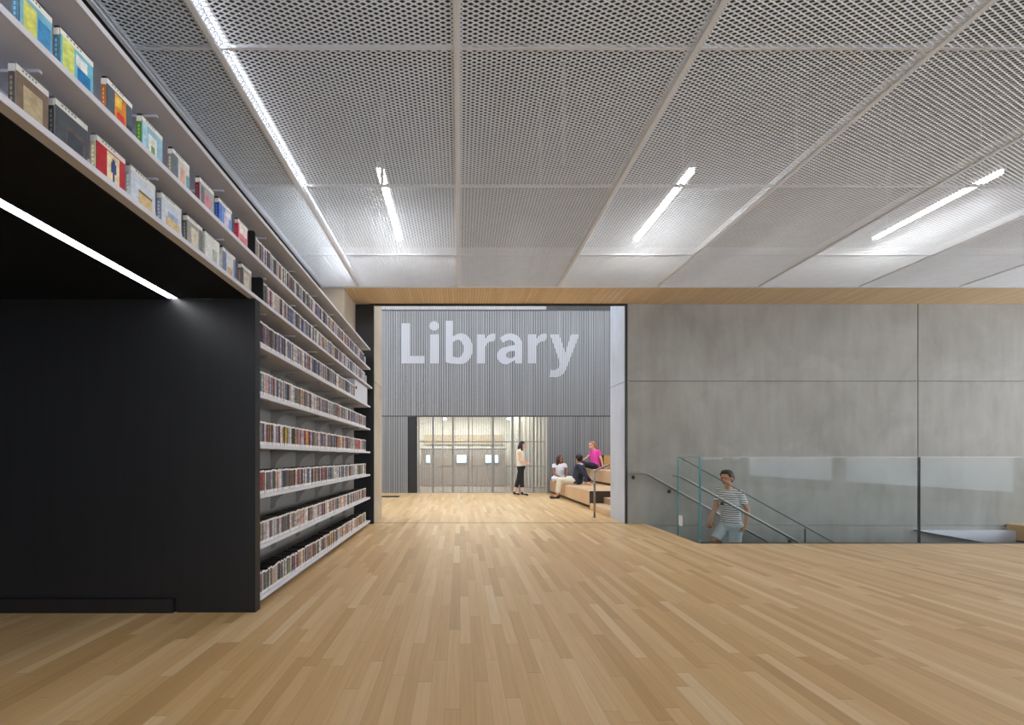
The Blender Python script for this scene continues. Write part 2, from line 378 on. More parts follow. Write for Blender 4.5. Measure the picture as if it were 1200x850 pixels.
A_ = [[(585.6, 396)]+arc(598, 404.5, 14, 13.6, 125, 0, 16)+[(612, 426), (604.5, 426), (603.6, 422)]+arc(592.5, 417, 9.9, 10, -45, -270, 18)+[(597, 405.4), (603.4, 404.4)]+arc(597, 403.5, 6.2, 5, 5, 125, 8)+[(589.5, 401.6)],
      arc(598.4, 415.8, 5.2, 4.6, 0, 360, 20)[:-1]]
A_[1] = [(603.5, 411.3), (603.5, 417.5), (600.5, 419.6), (596.5, 420), (593.6, 418.5), (592.7, 416), (594.5, 413), (598, 411.6)]
Y_ = [[(644.7, 392), (655, 392), (662.4, 413.5), (669.3, 392), (679, 392), (663, 433.5), (660.5, 438), (656.5, 441), (651, 442.3), (643.8, 441.8), (645.5, 433.7), (650.5, 434), (654.3, 431.5), (656.5, 426.5)]]
def inside_spans(polys, x):
    ys = []
    for P in polys:
        for (x0, y0), (x1, y1) in zip(P, P[1:]+P[:1]):
            if (x0 <= x) != (x1 <= x): ys.append(y0+(x-x0)*(y1-y0)/(x1-x0))
    ys.sort(); return list(zip(ys[::2], ys[1::2]))
YL = YB-.004; scl = YL/F
root = empty('wall_lettering', ((575-CX)*scl, YL, H-(426-CY)*scl), 'large pale letters reading Library on the dark ribbed metal wall', 'sign')
for word, P in (('L', L_), ('i', I_), ('b', B_), ('r', r_(559)), ('a', A_), ('r', r_(619)), ('y', Y_)):
    bm = bmesh.new(); xs_ = [p[0] for Q in P for p in Q]
    x = min(xs_)+.17; k = 0
    while x < max(xs_):
        wob = 0 if (k//3) % 2 == 0 else .010
        for a, b_ in inside_spans(P, x):
            box(bm, (x-.17-CX)*scl, (x+.17-CX)*scl, YL-.002+wob*0.9, YL+.0035+wob*.9, H-(b_-CY)*scl, H-(a-CY)*scl)
        x += .34; k += 1
    link('letter', bm, M_letter, root)

# ------------------------------------------------------------ ceiling of expanded metal
XC = [-2.07, -1.535]+[-.02+1.515*k for k in range(0, 7)]
YCs = [-.05, 1.285, 2.62, 3.956, 5.29, YS-.04]
def expanded(w, d, name):
    bm = bmesh.new()
    nx = max(1, round(w/.0631)); ny = max(2, round(d/.0257)); L = w/nx; S = d/ny; p = S/2
    wd = .0076; th = math.radians(42); dy = wd*math.cos(th)/2; dz = wd*math.sin(th); t = .0013
    a = p/2-.0003
    for i in range(2*ny):
        yc = (i+.5)*p; sg = 1 if i % 2 == 0 else -1
        prof = []
        for j in range(nx*2+1):
            s = sg if j % 2 == 0 else -sg
            for dx in (-.055, .055):
                x = (j/2+dx)*L
                if -.001 <= x <= w+.001: prof.append((min(max(x, 0), w), yc+s*a))
                elif j in (0, nx*2): prof.append((min(max(x, 0), w), yc+s*a))
        R0 = []
        for x, y in prof:
            R0.append([bm.verts.new((x, y+dy, 0)), bm.verts.new((x, y-dy, dz)), bm.verts.new((x, y-dy+t, dz+t)), bm.verts.new((x, y+dy+t, t))])
        for q, r in zip(R0, R0[1:]):
            for k in range(4): bm.faces.new((q[k], r[k], r[(k+1) % 4], q[(k+1) % 4]))
    me = bpy.data.meshes.new(name); bm.normal_update(); bm.to_mesh(me); bm.free(); me.materials.append(M_meshm); return me
def frame_me(w, d, name):
    bm = bmesh.new(); f = .006
    box(bm, 0, w, 0, f, -.002, .022); box(bm, 0, w, d-f, d, -.002, .022)
    box(bm, 0, f, f, d-f, -.002, .022); box(bm, w-f, w, f, d-f, -.002, .022)
    me = bpy.data.meshes.new(name); bm.normal_update(); bm.to_mesh(me); bm.free(); me.materials.append(M_rail); return me
cache = {}
for j, (ya, yb) in enumerate(zip(YCs, YCs[1:])):
    for i, (xa, xb) in enumerate(zip(XC, XC[1:])):
        w = round(xb-xa-.034, 3); d = round(yb-ya-.004, 3)
        if (w, d) not in cache: cache[(w, d)] = (expanded(w, d, 'mesh_sheet'), frame_me(w, d, 'panel_frame'))
        row = ordn[len(YCs)-2-j]
        lab = 'white expanded metal ceiling panel, %s row from the timber soffit, %s from the shelf wall' % (row, ordn[i])
        o = empty('ceiling_panel', (xa+.017, ya+.002, ZC), lab, 'ceiling panel', 'expanded metal ceiling panels')
        for nm, me in zip(('mesh_sheet', 'panel_frame'), cache[(w, d)]):
            c = bpy.data.objects.new(nm, me); C.objects.link(c); c.parent = o
for i, x in enumerate(XC[1:-1]):
    bm = B(x-.0165, x+.0165, -.05, YS-.04, ZC-.008, ZC+.004); box(bm, x-.004, x+.004, -.05, YS-.04, ZC+.004, ZC+.09)
    tag(link('ceiling_runner', bm, M_rail, base=(x, 3, ZC)), 'long white ceiling runner between mesh panels, %s from the shelf wall' % ordn[i], 'ceiling runner', 'ceiling runners')
bm = B(-2.10, -2.072, -.05, YS-.04, ZC-.012, ZC+.05)
tag(link('ceiling_edge_rail', bm, M_rail, base=(-2.09, 3, ZC)), 'white edge rail of the mesh ceiling above the top shelf', 'ceiling trim')

# tube lamps above the mesh
for i, (x, ya, yb, lab) in enumerate(((-.775, 4.03, 5.32, 'lit tube lamp above the mesh ceiling, nearest the shelf wall'), (2.25, 4.03, 5.30, 'lit tube lamp above the mesh ceiling, above the portal right side'), (5.28, 4.05, 5.28, 'lit tube lamp above the mesh ceiling, over the stair guard'),
        (8.31, 4.05, 5.28, 'lit tube lamp above the mesh ceiling, farthest to the right'),
        (-.775, .2, 1.5, 'added lit tube lamp, out of view, above the mesh ceiling over the viewer'), (2.25, .2, 1.5, 'added lit tube lamp, out of view, above the mesh ceiling right of the viewer'), (5.28, .2, 1.5, 'added lit tube lamp, out of view, above the mesh ceiling far right of the viewer'))):  # this nearer row is added out of view to light the room
    z = 3.91
    t = empty('tube_lamp', (x, (ya+yb)/2, z), lab, 'lamp', 'tube lamps above the mesh ceiling')
    link('diffuser', B(x-.028, x+.028, ya, yb, z-.02, z+.01), M_lamp, t)
    link('housing', B(x-.036, x+.036, ya-.02, yb+.02, z+.0105, z+.07), M_white, t)
    for yy in (ya+.15, yb-.15): link('hanger', tube(bmesh.new(), [(x, yy, z+.07), (x, yy, 4.65)], .004, 6), M_white, t)
t = empty('linear_light', (-1.485, 4, ZC+.05), 'long lit linear light beside the first ceiling runner above the shelves', 'light')
link('diffuser', B(-1.493, -1.483, .3, 4.0, ZC+.036, ZC+.048), M_led, t)
link('housing', B(-1.50, -1.468, .28, 4.02, ZC+.0485, ZC+.075), M_white, t)
t = empty('linear_light', (-1.60, 5, ZC+.15), 'soft lit linear light added for glow left of the first runner, soffit end', 'light')  # strip added above the mesh to make the glow beside the runner
link('diffuser', B(-1.63, -1.57, 4.05, 5.95, ZC+.15, ZC+.165), mat('added glow strip', (255, 250, 244), .5, emit=32, var=0), t)
link('housing', B(-1.64, -1.56, 4.03, 5.97, ZC+.1655, ZC+.19), M_white, t)
for yy in (4.3, 5.0, 5.7): link('hanger', tube(bmesh.new(), [(-1.6, yy, ZC+.19), (-1.6, yy, 4.65)], .004, 6), M_white, t)
# hangers and a duct in the plenum
for i, (px, py, Y) in enumerate(((629, 216, 4.1), (1019, 216, 4.15), (655, 200, 3.7), (915, 216, 4.05), (452, 205, 4.0))):
    x = (px-CX)*Y/F*1.05
    tag(link('ceiling_hanger', B(x-.015, x+.015, Y, Y+.004, ZC+.03, 4.65), M_shelfback, base=(x, Y, 4.65)), 'thin pale hanger strap above the mesh ceiling, %s of five from the shelf wall' % ['second', 'fifth', 'third', 'fourth', 'first'][i], 'hanger', 'ceiling hanger straps')

# ------------------------------------------------------------ shelving
ZS = [.075, .455, .83, 1.2, 1.575, 1.945, 2.278, 2.563, 2.885]
XF, XK = -1.47, -1.78
YN = 3.062
root = empty('wall_shelving', (-1.62, 5, 0), 'tall white steel media shelving running along the left wall', 'shelving')
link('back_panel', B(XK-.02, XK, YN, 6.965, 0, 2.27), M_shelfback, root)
bm = B(XK-.02, XK, -1, 6.965, 2.30, 2.90)
link('back_panel', bm, M_white, root)
for k, z in enumerate(ZS):
    y0 = YN if k < 6 else -1.0
    y1 = 6.96 if k == 6 else 6.80
    bm = B(XK+.001, XF, y0, y1, z-.0125, z+.0125, bev=.002)
    box(bm, XF-.004, XF, y0, y1, z-.0155, z-.012)
    s = link('shelf', bm, M_white, root, base=(-1.62, 5, z))
    ys = [3.31+.593*i for i in range(7)] if k < 6 else [.94+.593*i for i in range(11)]
    for y in ys:
        if k == 6 and y < 3.06: continue
        bm = bmesh.new()
        if k < 6 and k > 0:
            pts = [(XK+.002, z-.013), (XF-.05, z-.013), (XF-.06, z-.035)]
            for i in range(7):
                a = math.radians(90*i/6); pts.append((XF-.09-.175*math.sin(a), z-.175+.14*math.cos(a)))
            pts.append((XK+.002, z-.2))
            prism(bm, pts, 'Y', y-.004, y+.004)
        elif k == 0: box(bm, XK+.01, XF-.08, y-.015, y+.015, 0, z-.013)
        else: box(bm, XK+.01, XF-.08, y-.006, y+.006, z-.024, z-.013)
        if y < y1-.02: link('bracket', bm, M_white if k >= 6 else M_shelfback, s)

# palette for spines: name, rgb, weight
PAL = [('off white', (212, 206, 200), 12), ('pale grey', (176, 173, 176), 12), ('slate blue', (98, 107, 132), 12), ('charcoal', (56, 55, 62), 11), ('navy', (62, 68, 98), 9),
       ('brown', (104, 86, 78), 7), ('maroon', (128, 76, 82), 4), ('tan', (178, 156, 136), 4), ('teal', (88, 108, 114), 5), ('dusty pink', (196, 162, 160), 6),
       ('mauve', (144, 130, 148), 6), ('red', (176, 60, 66), 1), ('mustard', (190, 158, 72), 1), ('olive green', (112, 118, 84), 1), ('orange', (188, 124, 84), 1)]
M_label = mat('white spine label', (232, 230, 226), .5, var=.03)
M_case = mat('black plastic case', (26, 25, 27), .4)
def art(name, rgb):
    """printed spine: colour with blotches that differ from case to case"""
    if 'art '+name in MATS: return MATS['art '+name]
    m = mat('art '+name, rgb, .4, 0, .45, 38, stretch=(1, .3, 1.2)); nt = m.node_tree
    oi = nt.nodes.new('ShaderNodeObjectInfo'); mp = [x for x in nt.nodes if x.type == 'MAPPING'][0]
    cb = nt.nodes.new('ShaderNodeCombineXYZ')
    v = math_node(nt, 'MULTIPLY', oi.outputs['Random'], 31)
    for i in range(3): nt.links.new(v, cb.inputs[i])
    nt.links.new(cb.outputs[0], mp.inputs['Location'])
    return m
ARTS = [art(n, c) for n, c, w in PAL]
MS = [M_case, M_label]+ARTS
MS0 = [M_case, M_label]
def case_geo(bm, y0, w, z0, h, a, xf=-1.515, dep=.135, style=0):
    """box with a white foot label, printed spine, white head band; black case behind"""
    d = .0012
    box(bm, xf-dep, xf-.003, y0+.0006, y0+w-.0006, z0, z0+h, 0)
    hb = .025 if style == 0 else .028
    box(bm, xf-.0035, xf, y0+d, y0+w-d, z0+.001, z0+hb, 1)
    box(bm, xf-.0035, xf, y0+d, y0+w-d, z0+hb, z0+h-.014, a)
    box(bm, xf-.0035, xf, y0+.0004, y0+w-.0004, z0+h-.014, z0+h-.0005, 1)
def pick():
    t = R.uniform(0, sum(p[2] for p in PAL))
    for i, p in enumerate(PAL):
        t -= p[2]
        if t <= 0: return i
    return 0
rows_def = {}
shelfname = ['lowest', 'second lowest', 'third', 'fourth', 'fifth', 'sixth', 'seventh', 'eighth']
cases = []
for k in range(8):
    y = YN+.012 if k < 6 else (738.7/(539-297.5) if k == 7 else 738.7/(539-307.5))
    yend = {5: 5.86, 7: 6.5, 6: 6.62}.get(k, 6.55)
    if k == 7: yend = 6.55
    run = 0; a = 0; cnt = 0
    hh = .168 if k < 2 else .178
    while y < yend:
        if run <= 0:
            a = pick(); run = R.choice((1, 1, 1, 1, 2, 2, 3)); w = R.choice((.0145, .0145, .0145, .011, .022)); dh = R.uniform(-.004, .004)
            if k == 3 and R.random() < .25: a = R.choice((11, 12, 6))
            if k == 0 and R.random() < .45: a = R.choice((13, 7, 5, 14, 0, 7, 12))
            if k == 1 and R.random() < .3: a = R.choice((0, 9, 5))
            if R.random() < .04: y += .003
        cases.append((y, k, cnt, w, a, hh+dh if k > 0 else hh+dh*2.2)); y += w+.0006; run -= 1; cnt += 1
cases.sort()
first, rest = cases[:300], cases[300:]
me_cache = {}
for (y, k, cnt, w, a, h) in first:
    key = (a, w)
    if key not in me_cache:
        bm = bmesh.new(); case_geo(bm, 0, w, 0, .178, 2, xf=0)
        me = bpy.data.meshes.new('disc_case'); bm.normal_update(); bm.to_mesh(me); bm.free()
        for m_ in (M_case, M_label, ARTS[a]): me.materials.append(m_)
        me_cache[key] = me
    o = bpy.data.objects.new('disc_case', me_cache[key]); C.objects.link(o)
    o.location = ((-1.488 if k < 6 else -1.515)+R.uniform(-.004, .002), y, ZS[k]+.0126); o.scale = (1, 1, h/.178)
    n1 = ordn[cnt] if cnt < 20 else {2: 'twenty-', 3: 'thirty-', 4: 'forty-', 5: 'fifty-', 6: 'sixty-'}[(cnt+1)//10]+ordn[(cnt+1) % 10-1] if (cnt+1) % 10 else {3: 'thirtieth', 4: 'fortieth', 5: 'fiftieth', 6: 'sixtieth'}.get((cnt+1)//10, 'twentieth')
    tag(o, '%s disc case, %s after the black %s, %s shelf' % (PAL[a][0], n1, 'panel' if k < 6 else 'bookend', shelfname[k]+(' up' if k > 1 else '')), 'disc case', 'disc cases standing on the shelves')
bm = bmesh.new()
for (y, k, cnt, w, a, h) in rest: case_geo(bm, y, w, ZS[k]+.0126, h, 2+a, xf=(-1.488 if k < 6 else -1.515)+R.uniform(-.004, .002))
tag(link('disc_cases', bm, MS, base=(-1.6, 5.2, .09)), 'long rows of disc cases filling the far part of the white shelves', 'disc cases', kind='stuff')
# bookends
def bookend(y, z, w, h, lab, m, thick=.004, depth=.14):
    pts = [(-1.50, z), (-1.50, z+h-.02), (-1.506, z+h-.006), (-1.52, z+h), (-1.50-depth+.02, z+h), (-1.50-depth+.006, z+h-.006), (-1.50-depth, z+h-.02), (-1.50-depth, z)]
    t = empty('bookend', (-1.55, y, z), lab, 'bookend', 'bookends on the shelves')
    link('upright', prism(bmesh.new(), pts, 'Y', y, y+thick), m, t)
    link('foot', B(-1.50-depth, -1.50, y-w, y-.0004, z, z+.002), m, t)
def yx(px): return 738.7/(539-px)
bookend(yx(295.7), ZS[7]+.0126, .05, .205, 'black rounded bookend on the upper of the two display shelves', M_blackm, .012)
bookend(yx(305), ZS[6]+.0126, .05, .20, 'black rounded bookend on the shelf directly above the black niche', M_blackm, .012)
for k in (0, 1, 2, 3, 4, 6, 7):
    ye = 6.60 if k != 6 else 6.67
    bookend(ye, ZS[k]+.0126, -.06 if False else .001, .15, 'small white bookend at the far end of the %s shelf from floor' % shelfname[k], M_white, .004)
# white locker box
za = ZS[5]+.0126
t = empty('locker_box', (-1.6, 6.35, za), 'white box with round black lock at the far end of the sixth shelf', 'box')
link('body', B(-1.77, -1.515, 5.93, 6.74, za, za+.29), M_white, t)
link('door', B(-1.5145, -1.505, 5.935, 6.735, za+.005, za+.285, bev=.002), M_white, t)
link('lock', tube(bmesh.new(), [(-1.505, 6.0, za+.17), (-1.495, 6.0, za+.17)], .022, 16), M_blackm, t)

# face-out cases on the two display shelves
def faceout(k, p0, p1, lab, base, spine, patches, h=.19, topc=(40, 40, 42)):
    y0, y1 = yx(p0), yx(p1); z = ZS[k]+.0126; X = -1.52; th = .026
    t = empty('display_case', (X-th/2, (y0+y1)/2, z), lab, 'disc case', 'disc cases displayed face out')
    link('case_body', B(X-th, X-.002, y0+.002, y1, z, z+h, bev=.002), mat('case shell %s' % str(topc), topc, .35), t)
    cm = mat('print %s' % str(base), base, .35, 0, .18, 30)
    bm = B(X-.002, X, y0+.004, y1-.004, z+.002, z+h-.032)
    mats = [cm]; W = y1-y0-.008; Hh = h-.034
    for (u0, u1, v0, v1, c) in patches:
        mats.append(mat('print %s' % str(c), c, .35, 0, .25, 45))
        e = .0004*len(mats)
        box(bm, X-.001, X+e, y0+.004+u0*W, y0+.004+u1*W, z+.002+v0*Hh, z+.002+v1*Hh, len(mats)-1)
    link('cover', bm, mats, t)
    bm = B(X-.0025, X+.0004, y0+.003, y1-.003, z+h-.0315, z+h-.010)
    for q in range(5):
        u = .2+q*.1; box(bm, X, X+.001, y0+u*W, y0+(u+.05)*W, z+h-.02, z+h-.014, 1)
    link('title_label', bm, [M_label, mat('label ink', (120, 120, 124), .6)], t)
    bm = B(X-th+.002, X-.003, y0-.0008, y0+.0018, z+.002, z+h-.04, 0); box(bm, X-th+.002, X-.003, y0-.0012, y0+.0016, z+h-.0395, z+h-.014, 1)
    for q in range(5): box(bm, X-th+.009, X-.010, y0-.0016, y0-.0007, z+.05+q*.018, z+.062+q*.018, 2)
    link('spine', bm, [mat('print %s' % str(spine), spine, .35, 0, .2, 40), M_label, mat('spine ink %s' % str(spine), tuple(min(255, v+70) for v in spine), .5)], t)
S = {'sky': (150, 192, 214), 'slate': (84, 98, 112), 'cream': (226, 214, 176), 'red': (176, 38, 52), 'tan': (206, 180, 132), 'pale': (198, 208, 220), 'grey': (150, 148, 144)}
faceout(7, 22, 62, 'yellow and blue disc case facing out, nearest on the upper display shelf', (120, 178, 206), (90, 140, 170), [(.1, .5, .1, .9, (206, 208, 110)), (.55, .95, .2, .8, (70, 140, 190))])
faceout(7, 70, 110, 'light blue and yellow disc case facing out, second on the upper display shelf', (112, 186, 210), (80, 130, 160), [(.05, .4, .2, 1, (206, 216, 120)), (.5, .9, 0, .6, (44, 120, 176)), (.45, .8, .62, .9, (230, 236, 236))])
faceout(7, 125, 155.6, 'slate blue disc case with orange red picture, facing out on upper display shelf', S['slate'], (176, 110, 60), [(.28, .74, .02, .96, (224, 140, 60)), (.36, .66, .05, .5, (206, 66, 56)), (.3, .55, .6, .95, (236, 196, 90)), (.78, .98, 0, .4, (52, 62, 84))])
faceout(7, 166, 191, 'light blue disc case with green spine, facing out on upper display shelf', S['sky'], (88, 152, 48), [(.3, .7, .1, .8, (226, 234, 226)), (.42, .6, .05, .5, (110, 150, 96)), (.02, .2, 0, 1, (176, 214, 230))])
faceout(7, 202, 222.5, 'grey and white disc case with striped spine, facing out on upper display shelf', (206, 206, 204), (150, 144, 136), [(0, .3, 0, 1, (98, 112, 124)), (.45, .7, .2, .8, (214, 160, 146)), (.8, 1, 0, .7, (96, 150, 160))])
faceout(7, 233.7, 251, 'grey disc case with dark red spine, facing out on upper display shelf', (158, 158, 158), (120, 24, 44), [(.3, .75, .1, .75, (196, 120, 138)), (.1, .3, .3, .9, (92, 92, 98))])
faceout(7, 256, 272, 'bright blue disc case facing out on upper display shelf', (90, 140, 206), (40, 84, 170), [(.4, .75, .1, .8, (196, 190, 214)), (.5, .9, .7, .95, (226, 226, 232)), (0, .2, 0, 1, (50, 100, 190))])
faceout(7, 279, 290.5, 'pink disc case with crimson spine beside the upper black bookend', (214, 120, 134), (196, 20, 66), [(.1, .9, .6, .98, (230, 218, 216)), (.3, .7, .1, .4, (206, 90, 112))])
faceout(6, 18, 58, 'brown disc case facing out, nearest on the lower display shelf', (120, 104, 92), (90, 80, 70), [(.2, .8, .2, .8, (176, 160, 130))], topc=(120, 124, 126))
faceout(6, 64, 103.4, 'dark grey disc case facing out, second on the lower display shelf', (78, 82, 88), (60, 62, 66), [(.3, .9, .2, .7, (98, 88, 84)), (.35, .85, .25, .6, (64, 72, 84))], topc=(112, 116, 118))
faceout(6, 112.5, 147.4, 'red disc case with cream panel and blue tree, facing out', S['red'], (214, 196, 160), [(.34, .78, .02, .96, S['cream']), (.54, .6, .12, .5, (50, 60, 110)), (.48, .66, .46, .74, (58, 72, 130)), (.52, .62, .7, .84, (58, 72, 130))], topc=(96, 98, 98))
faceout(6, 153, 182.6, 'pale blue disc case with tan picture, third from the black niche near end', S['pale'], (190, 198, 206), [(.3, .85, .1, .6, S['tan']), (.3, .85, .55, .62, (120, 100, 80))], topc=(112, 118, 116))
faceout(6, 189, 213, 'pale blue disc case with tan picture, beside the grey cased one', S['pale'], (150, 156, 176), [(.2, .9, .1, .5, S['tan']), (.3, .8, .5, .7, (150, 170, 200))], topc=(96, 100, 100))
faceout(6, 219, 237.6, 'grey disc case with cream centre, facing out on lower display shelf', S['grey'], (96, 96, 92), [(.25, .7, .1, .85, (206, 198, 182)), (.8, 1, 0, 1, (110, 114, 110))])
faceout(6, 240, 257.6, 'off white disc case with grey figure, facing out on lower display shelf', (214, 216, 212), (200, 202, 200), [(.5, .8, .1, .7, (170, 174, 170))])
faceout(6, 261, 276, 'white and blue disc case, facing out on lower display shelf', (206, 208, 206), (220, 220, 218), [(0, .25, 0, 1, (96, 120, 160)), (.35, .75, .05, .5, (196, 160, 130)), (.85, 1, 0, 1, (120, 140, 170))])
faceout(6, 283, 294.8, 'grey brown disc case beside the lower black bookend', (168, 160, 152), (120, 104, 98), [(.25, .75, .1, .85, (200, 190, 176)), (0, .15, 0, 1, (70, 68, 70))])

# ------------------------------------------------------------ staircase and guards
YA = 5.92   # near side of the flight
root = empty('staircase', (3.12, 6.45, 0), 'grey stair flight going down to the right behind the glass guard', 'staircase')
M_step = concrete('stair concrete', (104, 102, 98), (120, 118, 113), (134, 131, 126))
for i in range(1, 16):
    x0 = 3.12+.3*(i-1); z = -.17*i
    link('step', B(x0, x0+.33, YA+.02, YW-.002, z-.17, z, bev=.004), M_step, root)
prof = [(3.125, -.02), (3.125, -.30), (7.6, -.30-4.475*.5667), (7.6, -.02-4.475*.5667)]
link('stringer', prism(bmesh.new(), prof, 'Y', YA-.02, YA+.018), M_darksteel, root)
link('fascia', B(3.119, 3.1245, YA+.02, YW-.002, -.165, -.001), M_kick, root)
struct('floor_lower', B(3.0, 12, YG-3, YW, -3.3, -3.2), M_conc)
struct('trim_stair_edge', B(3.13, 9.2, YG-.02, YG+.03, -.25, .004), M_darksteel)
def pane(name, lab, bm_, edge, extra, loc):
    t = empty(name, loc, lab, 'glass guard', 'glass guards round the stair')
    link('pane', bm_, M_glass, t)
    if edge: link('polished_edge', edge, M_gedge, t)
    for n_, b_, m_ in extra: link(n_, b_, m_, t)
cl = M_darksteel
zb = .006
pane('glass_guard', 'wide clear glass guard panel facing the room, left of the dark joint', B(3.133, 5.962, YG, YG+.015, zb, 1.118), B(3.119, 3.1325, YG, YG+.0155, zb, 1.12),
     [('top_edge', B(3.133, 5.962, YG+.001, YG+.014, 1.1185, 1.1225), M_steel), ('joint_edge', B(5.9625, 5.968, YG, YG+.015, zb, 1.118), M_blackm), ('base_channel', B(3.12, 5.96, YG-.006, YG+.021, 0, .0055), cl)], (4.5, YG, 0))
pane('glass_guard', 'clear glass guard panel facing the room, right of the dark joint', B(5.986, 9.1, YG, YG+.015, zb, 1.118), None,
     [('top_edge', B(5.986, 9.1, YG+.001, YG+.014, 1.1185, 1.1225), M_steel), ('joint_edge', B(5.980, 5.9855, YG, YG+.015, zb, 1.118), M_blackm), ('base_channel', B(5.986, 9.1, YG-.006, YG+.021, 0, .0055), cl)], (7.5, YG, 0))
pane('glass_guard', 'short glass side panel running back from the teal corner edge', B(3.104, 3.1185, YG+.018, YA-.006, zb, 1.118), B(3.104, 3.1185, YA-.0055, YA, zb, 1.12),
     [('top_edge', B(3.106, 3.1165, YG+.018, YA-.006, 1.1185, 1.1225), M_gedge), ('base_channel', B(3.098, 3.1185, YG+.018, YA, 0, .0055), M_steel),
      ('floor_clamp', B(3.088, 3.1035, YA-.14, YA-.06, .16, .30), M_white)], (3.11, 5.65, 0))
k = .5536
def slope(x0, x1, ztop, th): return [(x0, ztop-(x0-3.13)*k), (x1, ztop-(x1-3.13)*k), (x1, ztop-(x1-3.13)*k-th), (x0, ztop-(x0-3.13)*k-th)]
bm = bmesh.new(); prism(bm, slope(3.13, 4.915, 1.112, 1.1), 'Y', YA-.01, YA+.002); prism(bm, slope(4.93, 7.5, 1.112, 1.1), 'Y', YA-.01, YA+.002)
t = empty('sloped_glass_guard', (5, YA, -.5), 'sloping glass guard following the stair with a thin dark top edge', 'glass guard')
link('pane', bm, M_glass, t)
link('top_edge', prism(bmesh.new(), slope(3.13, 7.5, 1.124, .0115), 'Y', YA-.012, YA+.004), M_darksteel, t)
link('joint_strip', B(4.916, 4.929, YA-.011, YA+.003, -.95, 1.1-(4.93-3.13)*k), M_darksteel, t)
# rails
YR2 = 6.0; s2 = .56
t = empty('stair_handrail', (3.07, YR2, .86), 'round steel handrail on the sloping glass guard in front of the man', 'handrail')
x0, z0 = XZ(788, 557, YR2)
link('rail', tube(bmesh.new(), [(x0, YR2, z0), (x0+.12, YR2, z0-.02), (x0+.2, YR2, z0-.02-.08*s2), (7.4, YR2, z0-.02-(7.4-x0-.12)*s2)], .019, 12), M_steel, t, True)
for x in (3.75, 4.72, 5.75, 6.8):
    zz = z0-.02-(x-x0-.12)*s2
    link('bracket', tube(bmesh.new(), [(x, YR2, zz-.01), (x, YR2-.02, zz-.06), (x, YA+.003, zz-.07)], .008, 8), M_steel, t, True)
    link('disc', tube(bmesh.new(), [(x, YA+.0031, zz-.07), (x, YA+.012, zz-.07)], .028, 14), M_darksteel, t, True)
YR1 = 6.9
xa, za = XZ(738, 555, YR1); xb, _ = XZ(759, 555, YR1)
t = empty('stair_handrail', (xb, YR1, za), 'round steel handrail fixed to the concrete wall beside the stair', 'handrail')
link('rail', tube(bmesh.new(), [(xa, YR1, za), (xb-.04, YR1, za), (xb+.04, YR1, za-.035), (7.4, YR1, za-.035-(7.4-xb-.04)*.565)], .019, 12), M_steel, t, True)
for x in (xa+.09, 3.52, 4.5, 5.5, 6.5):
    zz = za if x < xb else za-.035-(x-xb-.04)*.565
    link('bracket', tube(bmesh.new(), [(x, YR1, zz-.01), (x, YR1+.02, zz-.06), (x, YW-.006, zz-.07)], .008, 8), M_steel, t, True)
    link('disc', tube(bmesh.new(), [(x, YW-.01, zz-.07), (x, YW-.001, zz-.07)], .03, 14), M_darksteel, t, True)
bm = bmesh.new(); prism(bm, [(7.65, -.10), (9.2, -.10), (9.2, -.38), (7.66, -.112)], 'Y', YW-.12, YW-.002)
tag(link('wall_ledge', bm, M_white, base=(8.2, YW-.06, -.1)), 'pale sloping ledge low on the concrete wall behind the right glass panel', 'ledge')

# ------------------------------------------------------------ people
def V(*a): return Vector(a)
def sph(bm, c, r, basis=None, seg=16):
    rx, ry, rz = (r, r, r) if isinstance(r, (int, float)) else r
    b = basis or Matrix.Identity(3)
    m = Matrix.Translation(Vector(c)) @ b.to_4x4() @ Matrix.Diagonal((rx, ry, rz, 1))
    bmesh.ops.create_uvsphere(bm, u_segments=seg, v_segments=seg//2+2, radius=1, matrix=m)
def cone(bm, a, b_, ra, rb, n=14):
    tube(bm, [a, b_], [ra, rb], n)
def cap(bm, a, b_, ra, rb):
    sph(bm, a, ra, seg=12); sph(bm, b_, rb, seg=12); cone(bm, a, b_, ra, rb)
def loft(bm, rings, n=20):
    """rings: (centre, side vector, front vector, r_side, r_front)"""
    RR = []
    for c, s, f, rs, rf in rings:
        RR.append([bm.verts.new(Vector(c)+Vector(s)*math.cos(a)*rs+Vector(f)*math.sin(a)*rf) for a in [2*math.pi*k/n for k in range(n)]])
    fs = []
    for a, b_ in zip(RR, RR[1:]):
        for q in range(n): fs.append(bm.faces.new((a[q], a[(q+1) % n], b_[(q+1) % n], b_[q])))
    fs.append(bm.faces.new(RR[0][::-1])); fs.append(bm.faces.new(RR[-1]))
    bmesh.ops.recalc_face_normals(bm, faces=fs)
def remesh(o, vox, smooth=6):
    m = o.modifiers.new('r', 'REMESH'); m.mode = 'VOXEL'; m.voxel_size = vox; m.use_smooth_shade = True
    if smooth:
        s = o.modifiers.new('s', 'SMOOTH'); s.factor = .5; s.iterations = smooth
    dg = bpy.context.evaluated_depsgraph_get(); ev = o.evaluated_get(dg)
    me = bpy.data.meshes.new_from_object(ev); me.name = o.name
    for p in me.polygons: p.use_smooth = True
    old = o.data; mats = [x for x in old.materials]; o.modifiers.clear(); o.data = me
    if not me.materials:
        for x in mats: me.materials.append(x)
